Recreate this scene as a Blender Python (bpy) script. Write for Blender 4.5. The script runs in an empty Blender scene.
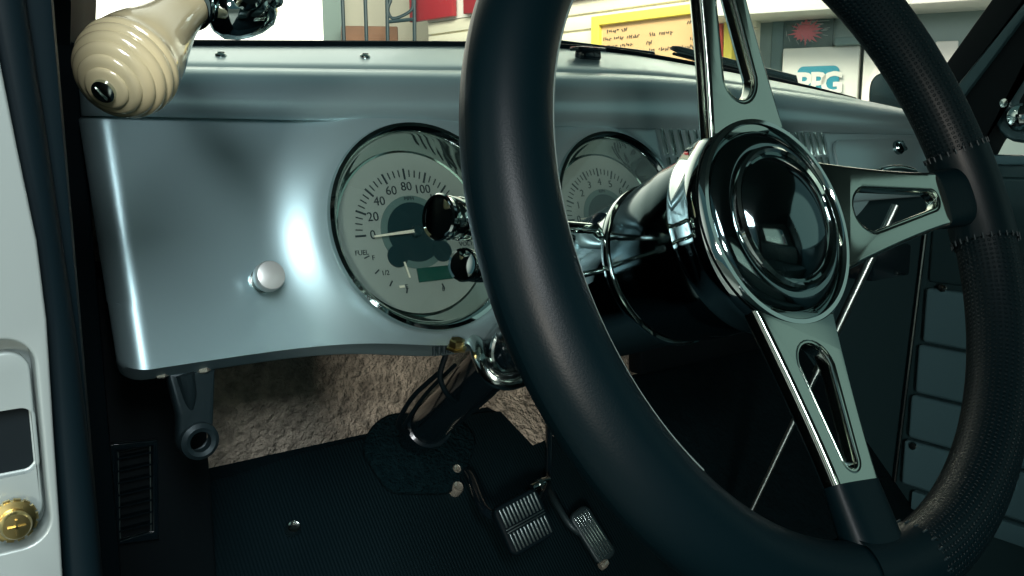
import bpy, bmesh, math, random
from mathutils import Vector as V, Matrix
random.seed(7)
C = bpy.context.scene.collection
PI = math.pi
# ------------------------------------------------------------------ camera numbers
FPX = 897.0
CR = V((0.80320, -0.59569, -0.00459)); CU = V((0.10265, 0.13081, 0.98608)); CF = V((0.58679, 0.79249, -0.16621))
def ray(x, y): return CR * ((x - 512) / FPX) + CU * ((288 - y) / FPX) + CF
def onY(x, y, Y): r = ray(x, y); return r * (Y / r.y)
def onX(x, y, X): r = ray(x, y); return r * (X / r.x)
def onP(x, y, c, n): r = ray(x, y); return r * (c.dot(n) / r.dot(n))
def toe(x, y, h=0.0): r = ray(x, y); return r * ((-1.10 + h) / (r.z - r.y))

# ------------------------------------------------------------------ materials
M = {}
def mat(name, col, rough=.5, metal=0., bump=None, spec=.5, coat=0., noise=None, emit=None, sheen=0.):
    m = bpy.data.materials.new(name); m.use_nodes = True
    nt = m.node_tree; b = nt.nodes['Principled BSDF']
    b.inputs['Base Color'].default_value = (*col, 1); b.inputs['Roughness'].default_value = rough
    b.inputs['Metallic'].default_value = metal; b.inputs['Specular IOR Level'].default_value = spec
    b.inputs['Coat Weight'].default_value = coat; b.inputs['Coat Roughness'].default_value = .08
    b.inputs['Sheen Weight'].default_value = sheen
    tc = nt.nodes.new('ShaderNodeTexCoord')
    if noise:      # (scale, other colour, detail)
        n = nt.nodes.new('ShaderNodeTexNoise'); n.inputs['Scale'].default_value = noise[0]; n.inputs['Detail'].default_value = noise[2] if len(noise) > 2 else 4
        r = nt.nodes.new('ShaderNodeValToRGB'); r.color_ramp.elements[0].position = .35; r.color_ramp.elements[1].position = .65
        r.color_ramp.elements[0].color = (*col, 1); r.color_ramp.elements[1].color = (*noise[1], 1)
        nt.links.new(tc.outputs['Object'], n.inputs['Vector']); nt.links.new(n.outputs['Fac'], r.inputs['Fac']); nt.links.new(r.outputs['Color'], b.inputs['Base Color'])
    if bump:       # (scale, strength, distance)
        n = nt.nodes.new('ShaderNodeTexNoise'); n.inputs['Scale'].default_value = bump[0]; n.inputs['Detail'].default_value = 3
        u = nt.nodes.new('ShaderNodeBump'); u.inputs['Strength'].default_value = bump[1]; u.inputs['Distance'].default_value = bump[2]
        nt.links.new(tc.outputs['Object'], n.inputs['Vector']); nt.links.new(n.outputs['Fac'], u.inputs['Height']); nt.links.new(u.outputs['Normal'], b.inputs['Normal'])
    if emit:
        b.inputs['Emission Color'].default_value = (*emit[0], 1); b.inputs['Emission Strength'].default_value = emit[1]
    M[name] = m; return m
mat('silver_paint', (.335, .50, .535), .33, .62, coat=.12, bump=(900, .05, .0004), noise=(5, (.365, .53, .565)))
mat('pillar_paint', (.28, .34, .335), .4, .30, coat=.3)
mat('chrome', (.62, .71, .69), .05, 1.)
mat('chrome_soft', (.60, .68, .65), .16, 1.)
mat('spoke_metal', (.56, .63, .57), .13, 1., bump=(30, .05, .001))
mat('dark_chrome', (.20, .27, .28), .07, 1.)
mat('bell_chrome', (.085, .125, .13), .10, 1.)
mat('black_gloss', (.004, .010, .014), .15, 0., coat=.5)
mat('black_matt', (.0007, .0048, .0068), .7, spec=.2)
mat('rubber', (.0015, .007, .010), .6, spec=.12)
mat('leather', (.0006, .0060, .0085), .40, 0., bump=(1100, .10, .0006), spec=.2)
mat('stitching', (.005, .018, .023), .6)
mat('glint_pale', (.16, .22, .21), .35)  # pale colour standing in for light glinting on the leather rim
mat('rod_metal', (.30, .38, .38), .32, 1.)
mat('ivory', (.62, .55, .34), .16, 0., coat=.8, noise=(22, (.58, .51, .31)))
mat('face', (.29, .34, .33), .5, 0.)
mat('face_dark', (.010, .034, .042), .3)
mat('face_ring', (.10, .17, .17), .4)
mat('ink', (.010, .026, .034), .6)
mat('needle', (.85, .83, .72), .4)
mat('lcd', (.012, .075, .062), .25)
mat('satin', (.62, .68, .66), .38, .55)
mat('brass', (.60, .47, .20), .28, 1., bump=(60, .3, .002))
mat('bolt_zinc', (.80, .78, .66), .25, .8)
mat('cast_metal', (.018, .036, .042), .45, .4, bump=(160, .3, .001))
mat('carpet_beige', (.30, .27, .22), .95, 0., bump=(170, 1., .012), noise=(95, (.60, .53, .43), 8))
mat('carpet_dark', (.0016, .009, .012), 1., 0., spec=.05, bump=(300, 1., .006), noise=(120, (.004, .015, .019)))
mat('firewall_dark', (.0006, .0052, .0074), .95, 0., spec=.1, bump=(150, .6, .004), noise=(60, (.0010, .0070, .0095)))
mat('pad_vinyl', (.10, .22, .265), .45, 0., bump=(300, .2, .001))
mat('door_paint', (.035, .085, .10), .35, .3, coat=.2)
mat('headliner', (.03, .055, .06), .9)
mat('seat_vinyl', (.05, .10, .11), .5)
mat('siding', (.80, .76, .60), .6)
mat('red_paint', (.34, .02, .03), .5)
mat('yellow_paint', (.80, .66, .10), .5)
mat('board_tan', (.66, .42, .20), .6, noise=(1.5, (.72, .48, .24)))
mat('board_ink', (.10, .075, .05), .7)
mat('board_red', (.45, .06, .04), .6)
mat('grey_wall', (.25, .33, .31), .7)
mat('grey_dark', (.13, .20, .20), .7)
mat('white_wall', (.78, .77, .70), .6)
mat('sign_blue', (.02, .27, .36), .5)
mat('poster_dark', (.045, .085, .085), .5, noise=(9, (.09, .14, .13), 6))
mat('poster_pink', (.62, .16, .18), .6)
mat('iron', (.008, .03, .04), .5)
mat('brick', (.22, .12, .08), .9, noise=(5, (.32, .17, .11)))
mat('concrete', (.22, .25, .24), .8, noise=(2, (.28, .31, .29)))
mat('warm_plaster', (.62, .58, .48), .8)
# ribbed rubber mat
def rib_mat(name, col, scale, rough=.5, axis='X', depth=.002):
    m = mat(name, col, rough, spec=.1); nt = m.node_tree; b = nt.nodes['Principled BSDF']
    tc = nt.nodes.new('ShaderNodeTexCoord'); w = nt.nodes.new('ShaderNodeTexWave'); w.bands_direction = axis
    w.inputs['Scale'].default_value = scale; u = nt.nodes.new('ShaderNodeBump'); u.inputs['Distance'].default_value = depth; u.inputs['Strength'].default_value = .9
    nt.links.new(tc.outputs['Object'], w.inputs['Vector']); nt.links.new(w.outputs['Fac'], u.inputs['Height']); nt.links.new(u.outputs['Normal'], b.inputs['Normal'])
    return m
rib_mat('mat_rubber', (.0012, .0085, .0115), 95, .8, 'X', .0006)
# perforated leather: holes laid out in the UV map of the grip
m = mat('leather_perforated', (.0006, .0060, .0085), .45, spec=.2); nt = m.node_tree; b = nt.nodes['Principled BSDF']
tc = nt.nodes.new('ShaderNodeTexCoord'); sc = nt.nodes.new('ShaderNodeVectorMath'); sc.operation = 'FRACTION'
sub = nt.nodes.new('ShaderNodeVectorMath'); sub.operation = 'SUBTRACT'; sub.inputs[1].default_value = (.5, .5, 0)
ln = nt.nodes.new('ShaderNodeVectorMath'); ln.operation = 'LENGTH'
mr = nt.nodes.new('ShaderNodeMapRange'); mr.inputs['From Min'].default_value = .18; mr.inputs['From Max'].default_value = .32
u = nt.nodes.new('ShaderNodeBump'); u.inputs['Distance'].default_value = .0010; u.inputs['Strength'].default_value = .7
nt.links.new(tc.outputs['UV'], sc.inputs[0]); nt.links.new(sc.outputs[0], sub.inputs[0]); nt.links.new(sub.outputs[0], ln.inputs[0])
nt.links.new(ln.outputs['Value'], mr.inputs['Value']); nt.links.new(mr.outputs[0], u.inputs['Height']); nt.links.new(u.outputs['Normal'], b.inputs['Normal'])
# window glass: clear with a Fresnel reflection
def glass(name, refl=.10, tint=(.93, .97, .95)):
    m = bpy.data.materials.new(name); m.use_nodes = True; nt = m.node_tree; nt.nodes.clear()
    o = nt.nodes.new('ShaderNodeOutputMaterial'); t = nt.nodes.new('ShaderNodeBsdfTransparent'); g = nt.nodes.new('ShaderNodeBsdfGlossy')
    t.inputs[0].default_value = (*tint, 1); g.inputs['Roughness'].default_value = .02; mx = nt.nodes.new('ShaderNodeMixShader'); mx.inputs[0].default_value = refl
    nt.links.new(t.outputs[0], mx.inputs[1]); nt.links.new(g.outputs[0], mx.inputs[2]); nt.links.new(mx.outputs[0], o.inputs[0]); M[name] = m
glass('glass_clear', .05); glass('glass_gauge', .07)

# ------------------------------------------------------------------ object helpers
WORLD = {}      # world position of each object's origin
def link(name, verts, faces, m, parent=None, smooth=35, uvs=None):
    verts = [V(v) for v in verts]
    if parent is None:
        xs = [v.x for v in verts]; ys = [v.y for v in verts]; zs = [v.z for v in verts]
        o0 = V(((min(xs) + max(xs)) / 2, (min(ys) + max(ys)) / 2, min(zs)))
    else: o0 = WORLD[parent.name]
    me = bpy.data.meshes.new(name); me.from_pydata([v - o0 for v in verts], [], faces)
    if uvs:
        l = me.uv_layers.new(name='UVMap')
        for i, lp in enumerate(me.loops): l.data[i].uv = uvs[i] if len(uvs) == len(me.loops) else uvs[lp.vertex_index]
    bm = bmesh.new(); bm.from_mesh(me); bmesh.ops.recalc_face_normals(bm, faces=bm.faces); bm.to_mesh(me); bm.free()
    me.materials.append(M[m]) if isinstance(m, str) else me.materials.append(m)
    if smooth:
        me.polygons.foreach_set('use_smooth', [True] * len(me.polygons)); me.set_sharp_from_angle(angle=math.radians(smooth))
    o = bpy.data.objects.new(name, me); C.objects.link(o)
    if parent is None: o.location = o0; WORLD[o.name] = o0
    else: o.parent = parent; WORLD[o.name] = WORLD[parent.name]
    return o
def tag(o, label, cat=None, group=None):
    o['label'] = label
    if cat: o['category'] = cat
    if group: o['group'] = group
    return o
def structure(o): o['kind'] = 'structure'; return o
def thing(name, loc, label, cat, group=None):
    o = bpy.data.objects.new(name, None); C.objects.link(o); o.location = loc; o.empty_display_size = .05; WORLD[o.name] = V(loc)
    return tag(o, label, cat, group)
class G:        # geometry collector
    def __init__(s): s.v = []; s.f = []; s.uv = None
    def add(s, v, f):
        k = len(s.v); s.v += [V(p) for p in v]; s.f += [tuple(i + k for i in q) for q in f]; return s
    def grid(s, rows, cu=False, cv=False, cap=False):
        n, m_ = len(rows), len(rows[0]); k = len(s.v)
        for r in rows: s.v += [V(p) for p in r]
        for i in range(n if cu else n - 1):
            for j in range(m_ if cv else m_ - 1):
                a, b_ = i, (i + 1) % n; c, d = j, (j + 1) % m_
                s.f.append((k + a * m_ + c, k + a * m_ + d, k + b_ * m_ + d, k + b_ * m_ + c))
        if cap:
            s.f.append(tuple(k + j for j in range(m_))); s.f.append(tuple(k + (n - 1) * m_ + j for j in range(m_)))
        return s
    def lathe(s, prof, o, n, seg=48, cap=True):     # prof: (radius, height along n)
        n = V(n).normalized(); a = n.orthogonal().normalized(); b_ = n.cross(a)
        rows = []
        for r, h in prof:
            r = max(r, 1e-5); rows.append([V(o) + n * h + (a * math.cos(t) + b_ * math.sin(t)) * r for t in [2 * PI * i / seg for i in range(seg)]])
        return s.grid(rows, cv=True, cap=cap)
    def tube(s, path, r, seg=12, cap=True, close=False):
        path = [V(p) for p in path]; n = len(path); rows = []; up = None
        for i, p in enumerate(path):
            if close: t = path[(i + 1) % n] - path[i - 1]
            else: t = path[min(i + 1, n - 1)] - path[max(i - 1, 0)]
            t.normalize()
            if up is None: up = t.orthogonal().normalized()
            up = (up - t * up.dot(t)).normalized(); w = t.cross(up)
            rr = r[i] if isinstance(r, (list, tuple)) else r
            rows.append([p + (up * math.cos(a) + w * math.sin(a)) * rr for a in [2 * PI * k / seg for k in range(seg)]])
        return s.grid(rows, cu=close, cv=True, cap=cap and not close)
    def box(s, c, size, fr=None, bev=0., seg=2):
        bm = bmesh.new(); bmesh.ops.create_cube(bm, size=1)
        for v in bm.verts: v.co = V((v.co.x * size[0], v.co.y * size[1], v.co.z * size[2]))
        if bev: bmesh.ops.bevel(bm, geom=bm.edges[:], offset=bev, segments=seg, affect='EDGES', profile=.5)
        fr = fr or (V((1, 0, 0)), V((0, 1, 0)), V((0, 0, 1)))
        bm.verts.index_update()
        s.add([V(c) + fr[0] * v.co.x + fr[1] * v.co.y + fr[2] * v.co.z for v in bm.verts], [[v.index for v in f.verts] for f in bm.faces]); bm.free(); return s
    def bb(s, x0, x1, y0, y1, z0, z1, bev=0.): return s.box(((x0 + x1) / 2, (y0 + y1) / 2, (z0 + z1) / 2), (x1 - x0, y1 - y0, z1 - z0), None, bev)
    def out(s, name, m, parent=None, smooth=35, uvs=None): return link(name, s.v, s.f, m, parent, smooth, uvs)
def inset(pts, d):
    n = len(pts); ar = sum(pts[i][0] * pts[(i + 1) % n][1] - pts[(i + 1) % n][0] * pts[i][1] for i in range(n)); sg = 1 if ar > 0 else -1; out = []
    for i in range(n):
        p, q, r = pts[i - 1], pts[i], pts[(i + 1) % n]
        e1 = (q[0] - p[0], q[1] - p[1]); e2 = (r[0] - q[0], r[1] - q[1]); l1 = math.hypot(*e1) or 1e-9; l2 = math.hypot(*e2) or 1e-9
        n1 = (-e1[1] / l1 * sg, e1[0] / l1 * sg); n2 = (-e2[1] / l2 * sg, e2[0] / l2 * sg); m = (n1[0] + n2[0], n1[1] + n2[1]); k = 1 + n1[0] * n2[0] + n1[1] * n2[1]; k = max(k, .35)
        out.append((q[0] + m[0] / k * d, q[1] + m[1] / k * d))
    return out
def curve_geo(splines, depth, bev, fr, o, res=2):   # filled 2D outlines (inner ones are holes) with thickness, set in frame fr at o
    cu = bpy.data.curves.new('tmp', 'CURVE'); cu.dimensions = '2D'; cu.fill_mode = 'BOTH'; cu.extrude = max(depth / 2 - bev, 1e-5); cu.bevel_depth = bev; cu.bevel_resolution = res
    for si, pts in enumerate(splines):
        pts = inset(pts, bev if si == 0 else -bev)
        sp = cu.splines.new('POLY'); sp.points.add(len(pts) - 1)
        for i, p in enumerate(pts): sp.points[i].co = (p[0], p[1], 0, 1)
        sp.use_cyclic_u = True
    return conv(cu, fr, o)
def conv(cu, fr, o):
    ob = bpy.data.objects.new('tmp', cu); C.objects.link(ob); dg = bpy.context.evaluated_depsgraph_get(); dg.update()
    me = bpy.data.meshes.new_from_object(ob.evaluated_get(dg)); g = G()
    bm = bmesh.new(); bm.from_mesh(me); bmesh.ops.remove_doubles(bm, verts=bm.verts, dist=1e-5); bm.verts.index_update()
    g.add([V(o) + fr[0] * v.co.x + fr[1] * v.co.y + fr[2] * v.co.z for v in bm.verts], [[v.index for v in f.verts] for f in bm.faces]); bm.free()
    bpy.data.objects.remove(ob); bpy.data.curves.remove(cu); bpy.data.meshes.remove(me); return g
def text_geo(s, size, fr, o, depth=.0002, align='CENTER', off=0.):
    cu = bpy.data.curves.new('tmp', 'FONT'); cu.body = s; cu.size = size; cu.extrude = depth; cu.align_x = align; cu.align_y = 'CENTER'; cu.offset = off; cu.resolution_u = 3
    return conv(cu, fr, o)
def merge(*gs):
    r = G()
    for g in gs: r.add(g.v, g.f)
    return r
def rrect(x0, y0, x1, y1, r, n=6):
    out = []
    for cx, cy, a0 in ((x1 - r, y1 - r, 0), (x0 + r, y1 - r, 90), (x0 + r, y0 + r, 180), (x1 - r, y0 + r, 270)):
        for i in range(n + 1):
            a = math.radians(a0 + 90 * i / n); out.append((cx + r * math.cos(a), cy + r * math.sin(a)))
    return out
def rot(fr, a):      # turn a frame about its normal
    u, v, n = fr; c, s = math.cos(a), math.sin(a); return (u * c + v * s, v * c - u * s, n)
def sm(t): t = max(0., min(1., t)); return t * t * (3 - 2 * t)
def bez(p, n=16):    # Catmull-Rom through points
    p = [V(q) for q in p]; out = []
    for i in range(len(p) - 1):
        a, b_, c, d = p[max(i - 1, 0)], p[i], p[i + 1], p[min(i + 2, len(p) - 1)]
        for k in range(n):
            t = k / n; out.append(.5 * ((2 * b_) + (c - a) * t + (2 * a - 5 * b_ + 4 * c - d) * t * t + (3 * b_ - a - 3 * c + d) * t ** 3))
    return out + [p[-1]]

# ------------------------------------------------------------------ reference frames
TW = .3856; X = V((1, 0, 0))
WU = V((.99986, .01702, 0)); WV = V((-.0064, .37605, .92658)); WN = V((.01577, -.92644, .37611)); WFR = (WU, WV, WN)
WC = V((.3715, .2663, -.0365)); WR = .172
TG = .3234
GN = V((0, -math.cos(TG), math.sin(TG))); GV = GN.cross(X); GFR = (X, GV, GN)
G1 = V((.3443, .5717, -.0652)); G2 = G1 + X * .1964; GR1 = .078; GR2 = .0711
PO = G1 - GN * .0095       # a point of the flat dash panel
FLOORZ = -1.45

# ================================================================== DASHBOARD
def crease(x): return .0143 - .0150 * (x - .12)
TOPX = [(.05, .060), (.12, .0655), (.233, .0706), (.3156, .0751), (.4968, .0848), (.649, .090), (.80, .0791), (.99, .0621), (1.2262, .0325)]
def ztop(x):
    for (a, za), (b_, zb) in zip(TOPX, TOPX[1:]):
        if x <= b_: return za + (zb - za) * sm2((x - a) / (b_ - a))
    return TOPX[-1][1]
def sm2(t): return max(0, min(1, t))
def ztops(x): return sum(ztop(x + d) for d in (-.06, -.03, 0, .03, .06)) / 5
def zbot(x):
    z = -.1385 - .016 * math.exp(-((x - .365) / .075) ** 2)
    return z + .045 * sm((x - .62) / .2) + .035 * sm((x - .88) / .1)
def panel_y(z, x=0): return PO.y + (z - PO.z) * math.tan(TG)
PROF = [(.5975, .0143), (.5945, .0185), (.5930, .0260), (.5950, .0330), (.6000, .0400), (.6075, .0452), (.6170, .0490), (.6300, .0520), (.6330, .0512), (.6352, .0520), (.6380, .0545), (.6500, .0580), (.6650, .0625), (.6800, .0662), (.7000, .0710), (.7200, .0750), (.7400, .0740), (.7600, .0700)]
XL, XR = .139, 1.115
def pod(x, y, z):
    p = V((x, y, z)); h = 0
    for c, r0, w, hh in ((G1, .080, .050, .0095), (G2, .073, .020, .0080)):
        d = p - c; r = math.hypot(d.dot(X), d.dot(GV)); t = sm(1 - (r - r0) / w); h = max(h, hh * t ** 1.6)
    return h
xs = [XL + (XR - XL) * i / 420 for i in range(421)]
dash = thing('dashboard', (.6, .60, -.16), 'silver painted metal dashboard running across the cab below the windshield', 'dashboard')
g = G(); rows = []
def dash_col(x, push=0.):
    zc, zt, zb = crease(x), ztops(x), zbot(x); col = []
    yb = panel_y(zb)
    for k in range(6):        # underside curl
        a = PI / 2 * (1 - k / 6.); col.append(V((x, yb + .014 + .05 * (1 if k == 0 else 0) - .014 * (1 - math.sin(a)) * 1, zb - .010 - .0 + .010 * (1 - math.sin(a)))))
    n = 70
    for k in range(n + 1):
        z = zb + (zc - zb) * k / n; y = panel_y(z); h = pod(x, y, z); p = V((x, y, z)) + GN * h; col.append(p)
    s_ = (zt - zc) / (.075 - .0143); y0 = panel_y(zc) - PROF[0][0]
    for py, pz in PROF:
        dy = y0 * (1 - sm((py - .5975) / .02)); col.append(V((x, py + dy * .5, zc + (pz - .0143) * s_)))
    return col
# rounded left end: the face turns forward
for k in range(9):
    a = PI / 2 * k / 8; c0 = dash_col(XL); rr = .016
    col = []
    for p in c0:
        yf = panel_y(p.z) if p.z < crease(XL) else .5975
        col.append(V((XL - rr * math.sin(a) + (k / 8) * max(0, p.y - yf - .002) * .24, max(p.y, p.y + rr * (1 - math.cos(a))), p.z + (0 if p.z > -.1 else .006 * (1 - math.cos(a))))))
    rows.insert(0, col)
back = [V((p.x + max(0, .76 - p.y) * .26, .76, p.z - .004)) for p in rows[0]]; rows.insert(0, back)
for x in xs[1:]: rows.append(dash_col(x))
g.grid(rows)
def keep(f):
    c = sum((g.v[i] for i in f), V((0, 0, 0))) / len(f)
    if c.y > .63 or c.z > crease(c.x): return True
    for cc, r0 in ((G1, .0745), (G2, .0675)):
        d = c - cc
        if math.hypot(d.dot(X), d.dot(GV)) < r0: return False
    return True
g.f = [f for f in g.f if keep(f)]
g.out('panel', 'silver_paint', dash, 50)
# speaker grille: vertical ribs in two rows
gr = G(); back_g = G()
def on_panel(x, z, h=0.): return V((x, panel_y(z), z)) + GN * h
for (z0, z1) in ((-.0185, .0055), (-.044, -.0205)):
    x = .622
    while x < .872:
        zz0, zz1 = z0 - .015 * (x - .62), z1 - .015 * (x - .62)
        gr.box((on_panel(x, (zz0 + zz1) / 2, .0022)), (.0026, (zz1 - zz0) * 1.05, .006), GFR, .0012); x += .0112
back_g.box(on_panel(.747, -.0195, .0005), (.262, .058, .0015), GFR, .0006)
sg = back_g.out('speaker_grille', 'silver_paint', dash); gr.out('rib', 'chrome_soft', sg)
tag(sg, 'ribbed metal grille in two rows')
# glovebox lid
gl = curve_geo([rrect(.0, -.072, .195, 0, .016)], .004, .0015, GFR, on_panel(.885, -.0055, .002)); go = gl.out('glovebox_lid', 'silver_paint', dash)
lk = G(); c = onP(897, 148, PO + GN * .004, GN)
lk.lathe([(.0085, 0), (.0085, .004), (.007, .006), (.004, .006), (.0035, .004), (0, .004)], c, GN, 24); lk.box(c + GN * .008, (.003, .013, .006), rot(GFR, .5), .001)
lk.out('lock', 'dark_chrome', go)
# pull handle under the lid
a0, a1 = onP(878, 172, PO + GN * .03, GN), onP(918, 174, PO + GN * .03, GN)
hp = [a0 - GN * .03, a0 - GN * .008, a0 + (a1 - a0) * .12 + V((0, 0, .003)), (a0 + a1) / 2 + V((0, 0, .006)), a1 + (a0 - a1) * .12 + V((0, 0, .003)), a1 - GN * .008, a1 - GN * .03]
G().tube(bez(hp, 8), .0035, 12).out('pull_handle', 'chrome', dash)
# black box under the right end
G().bb(.985, 1.07, .60, .66, -.175, -.135, .004).out('heater_duct', 'black_gloss', dash)
# windshield rubber along the back edge, and screws on the trim
rb = [V((x, .722, ztops(x) + .0015)) for x in [XL + (XR - XL) * i / 60 for i in range(61)]]
G().tube(rb, .0032, 8).out('windshield_seal', 'rubber', dash)
for px, py in ((221, 59), (365, 55), (505, 56)):
    c = onY(px, py, .668); zz = crease(c.x) + (.0633 - .0143) * (ztops(c.x) - crease(c.x)) / .0607
    s_ = G().lathe([(.0042, 0), (.004, .0012), (.0025, .0022), (0, .0026)], V((c.x, .668, zz)), V((0, -.3, 1)), 16); s_.box(V((c.x, .668, zz)) + V((0, -.0008, .0024)), (.005, .0008, .0008)); s_.out('screw', 'chrome_soft', dash)

# ------------------------------------------------------------------ gauges
def gauge(cn, R0, label, name, nums, lo, units, needle_deg, left_tick, cat):
    t = thing(name, cn - GN * .03, label, cat)
    k = R0 / .078; D = -.018
    G().lathe([(.0705 * k, -.004), (.0745 * k, .0005), (.0785 * k, .0), (.0795 * k, .003), (.0785 * k, .0058), (.0755 * k, .0062), (.073 * k, .004), (.0715 * k, .0006), (.0710 * k, -.002), (.0640 * k, D + .0010), (.0625 * k, D + .0005), (.0625 * k, D - .002), (.072 * k, D - .002), (.0735 * k, -.006)], cn, GN, 96, False).out('bezel', 'chrome', t)
    f0 = cn + GN * D
    fc = G().lathe([(0, -.010), (.0620 * k, -.010), (.0628 * k, 0), (.058 * k, .0), (.0, .0)], f0, GN, 72).out('dial_face', 'face', t)
    G().lathe([(.0285 * k, 0), (.0285 * k, .0006), (.0232 * k, .0008), (.0232 * k, .0003)], f0, GN, 64, False).out('dial_ring', 'face_ring', fc)
    dk = G().lathe([(.0235 * k, .0002), (.0235 * k, .0005), (0, .0005)], f0, GN, 64)
    dk.lathe([(.0085 * k, .0003), (.0085 * k, .0011), (0, .0011)], f0 + X * (-.0185 * k) - GV * (.0175 * k), GN, 32)
    dk.lathe([(.0085 * k, .0003), (.0085 * k, .0011), (0, .0011)], f0 + X * (.0205 * k) - GV * (.0165 * k), GN, 32)
    dk.out('dial_centre', 'face_dark', fc)
    tk = G()
    n = (len(nums) - 1) * 4
    for i in range(n + 1):
        a = PI - PI * i / n; maj = i % 4 == 0; L = (.0085 if maj else .0055) * k; r = .0455 * k + (0 if maj else .0006)
        tk.box(f0 + (X * math.cos(a) + GV * math.sin(a)) * r + GN * .0004, (L, (.0014 if maj else .0008) * k, .0005), rot(GFR, a))
    for a in (200, 216, 233, 250, 290, 306, 322, 338):
        a = math.radians(a); tk.box(f0 + (X * math.cos(a) + GV * math.sin(a)) * .0465 * k + GN * .0004, (.0045 * k, .0010, .0005), rot(GFR, a))
    gs = [tk]
    for i, s_ in enumerate(nums):
        if not s_: continue
        a = PI - PI * i / (len(nums) - 1); gs.append(text_geo(s_, .0098 * k, GFR, f0 + (X * math.cos(a) + GV * math.sin(a)) * .0355 * k + GN * .0004))
    gs.append(text_geo(units, .0042 * k, GFR, f0 + GV * .026 * k + GN * .001))
    for s_, x, y in lo: gs.append(text_geo(s_, .0052 * k, GFR, f0 + X * x * k + GV * y * k + GN * .0004))
    merge(*gs).out('dial_marks', 'ink', fc, 0)
    a = math.radians(needle_deg); d = X * math.cos(a) + GV * math.sin(a); w = GN.cross(d)
    nd = G(); nd.add([f0 + GN * .004 + d * .000 + w * .0013, f0 + GN * .004 - w * .0013, f0 + GN * .004 + d * .037 * k - w * .0006, f0 + GN * .004 + d * .037 * k + w * .0006,
                      f0 + GN * .0055 + w * .0013, f0 + GN * .0055 - w * .0013, f0 + GN * .005 + d * .037 * k - w * .0006, f0 + GN * .005 + d * .037 * k + w * .0006],
                     [(0, 1, 2, 3), (4, 5, 6, 7), (0, 1, 5, 4), (1, 2, 6, 5), (2, 3, 7, 6), (3, 0, 4, 7)])
    no = nd.out('needle', 'needle', t); G().lathe([(.0045 * k, .001), (.0045 * k, .0045), (.003 * k, .0058), (0, .006)], f0, GN, 24).out('needle_hub', 'face_dark', no)
    if left_tick:
        q = f0 - X * .0135 * k - GV * .0245 * k
        sn = G(); sn.box(q + GN * .002 - GV * .004, (.0013, .0125, .0008), rot(GFR, .18)); sn.box(f0 - X * .0200 * k - GV * .0405 * k + GN * .0012, (.0042, .0017, .0008), GFR); sn.out('small_needle', 'needle', t)
        lc = G().box(f0 + X * .0125 - GV * .0335 + GN * .0008, (.0345, .0108, .0016), rot(GFR, .0), .0004); lc.out('display', 'lcd', t)
    G().lathe([(0, .0015), (.0718 * k, .0015), (.0718 * k, .0022), (0, .0028)], cn, GN, 48).out('gauge_glass', 'glass_gauge', t)
    return t
gauge(G1, GR1, 'large round speedometer with chrome bezel marked 0 to 160 beside the left end', 'speedometer', ['0', '20', '40', '60', '80', '100', '120', '140', '160'],
      [('FUEL', -.047, -.0125), ('F', -.0385, -.017), ('1/2', -.031, -.029), ('E', -.0155, -.041), ('VOLTS', .045, -.0125), ('16', .038, -.018), ('12', .031, -.029), ('8', .0155, -.046)], 'MPH', 183, True, 'gauge')
gauge(G2, GR2, 'round tachometer with chrome bezel half hidden behind the steering column', 'tachometer', ['0', '1', '2', '3', '4', '5', '6', '7', '8'],
      [('OIL', -.046, -.0125), ('H', .0385, -.017)], 'RPM', 181, False, 'gauge')
# dash knob
c = onP(268, 277, PO + GN * .012, GN) 
k0 = thing('choke_pull', c - GN * .012, 'small round metal pull knob on the silver dash left of the speedometer', 'knob')
G().lathe([(.0085, -.002), (.0085, .002), (.0045, .003), (.0045, .008)], c - GN * .012, GN, 32).out('collar', 'chrome_soft', k0)
G().lathe([(.0045, .006), (.0088, .008), (.0100, .011), (.0100, .0165), (.0092, .0185), (.006, .0195), (0, .0198)], c - GN * .012, GN, 40).out('knob_cap', 'satin', k0)
# bracket with an eye hanging below the dash
BY = .575
def bp(px, py, Y=BY): return onY(px, py, Y)
o0 = bp(196, 438); FR_F = (X, V((0, 0, 1)), V((0, -1, 0)))
def rel(px, py): p = bp(px, py) - o0; return (p.x, p.z)
R_ = .0128
outl = [rel(165, 372), rel(213, 368), rel(211, 425)] + [(R_ * math.cos(a), R_ * math.sin(a)) for a in [math.radians(10 - 200 * i / 14) for i in range(15)]] + [rel(176, 415)]
br = thing('dash_bracket', o0 + V((0, 0, .04)), 'dark cast bracket ending in a ring eye hanging under the dashboard', 'bracket')
hole = [(.0068 * math.cos(2 * PI * i / 24), .0068 * math.sin(2 * PI * i / 24)) for i in range(24)]
b1 = curve_geo([outl, hole], .012, .003, FR_F, o0)
b1.lathe([(.0068, .003), (.0068, .010), (.0095, .011), (.0122, .009), (.0128, .004)], o0, V((0, -1, 0)), 32, False)
b1.tube([bp(182, 372) + V((0, -.006, 0)), bp(186, 392) + V((0, -.007, 0)), bp(189, 408) + V((0, -.004, 0))], [.006, .0045, .002], 10)
b1.out('bracket_body', 'cast_metal', br)
for px, py in ((161, 375), (203, 370)):
    c = bp(px, py, BY - .004) + V((0, 0, .002)); G().lathe([(.0048, 0), (.0048, -.0045), (.0035, -.0055), (0, -.0055)], c + V((0, 0, .002)), V((0, 0, 1)), 6).lathe([(.006, .0035), (.006, .002)], c, V((0, 0, 1)), 20).out('bolt', 'bolt_zinc', br)

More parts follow.
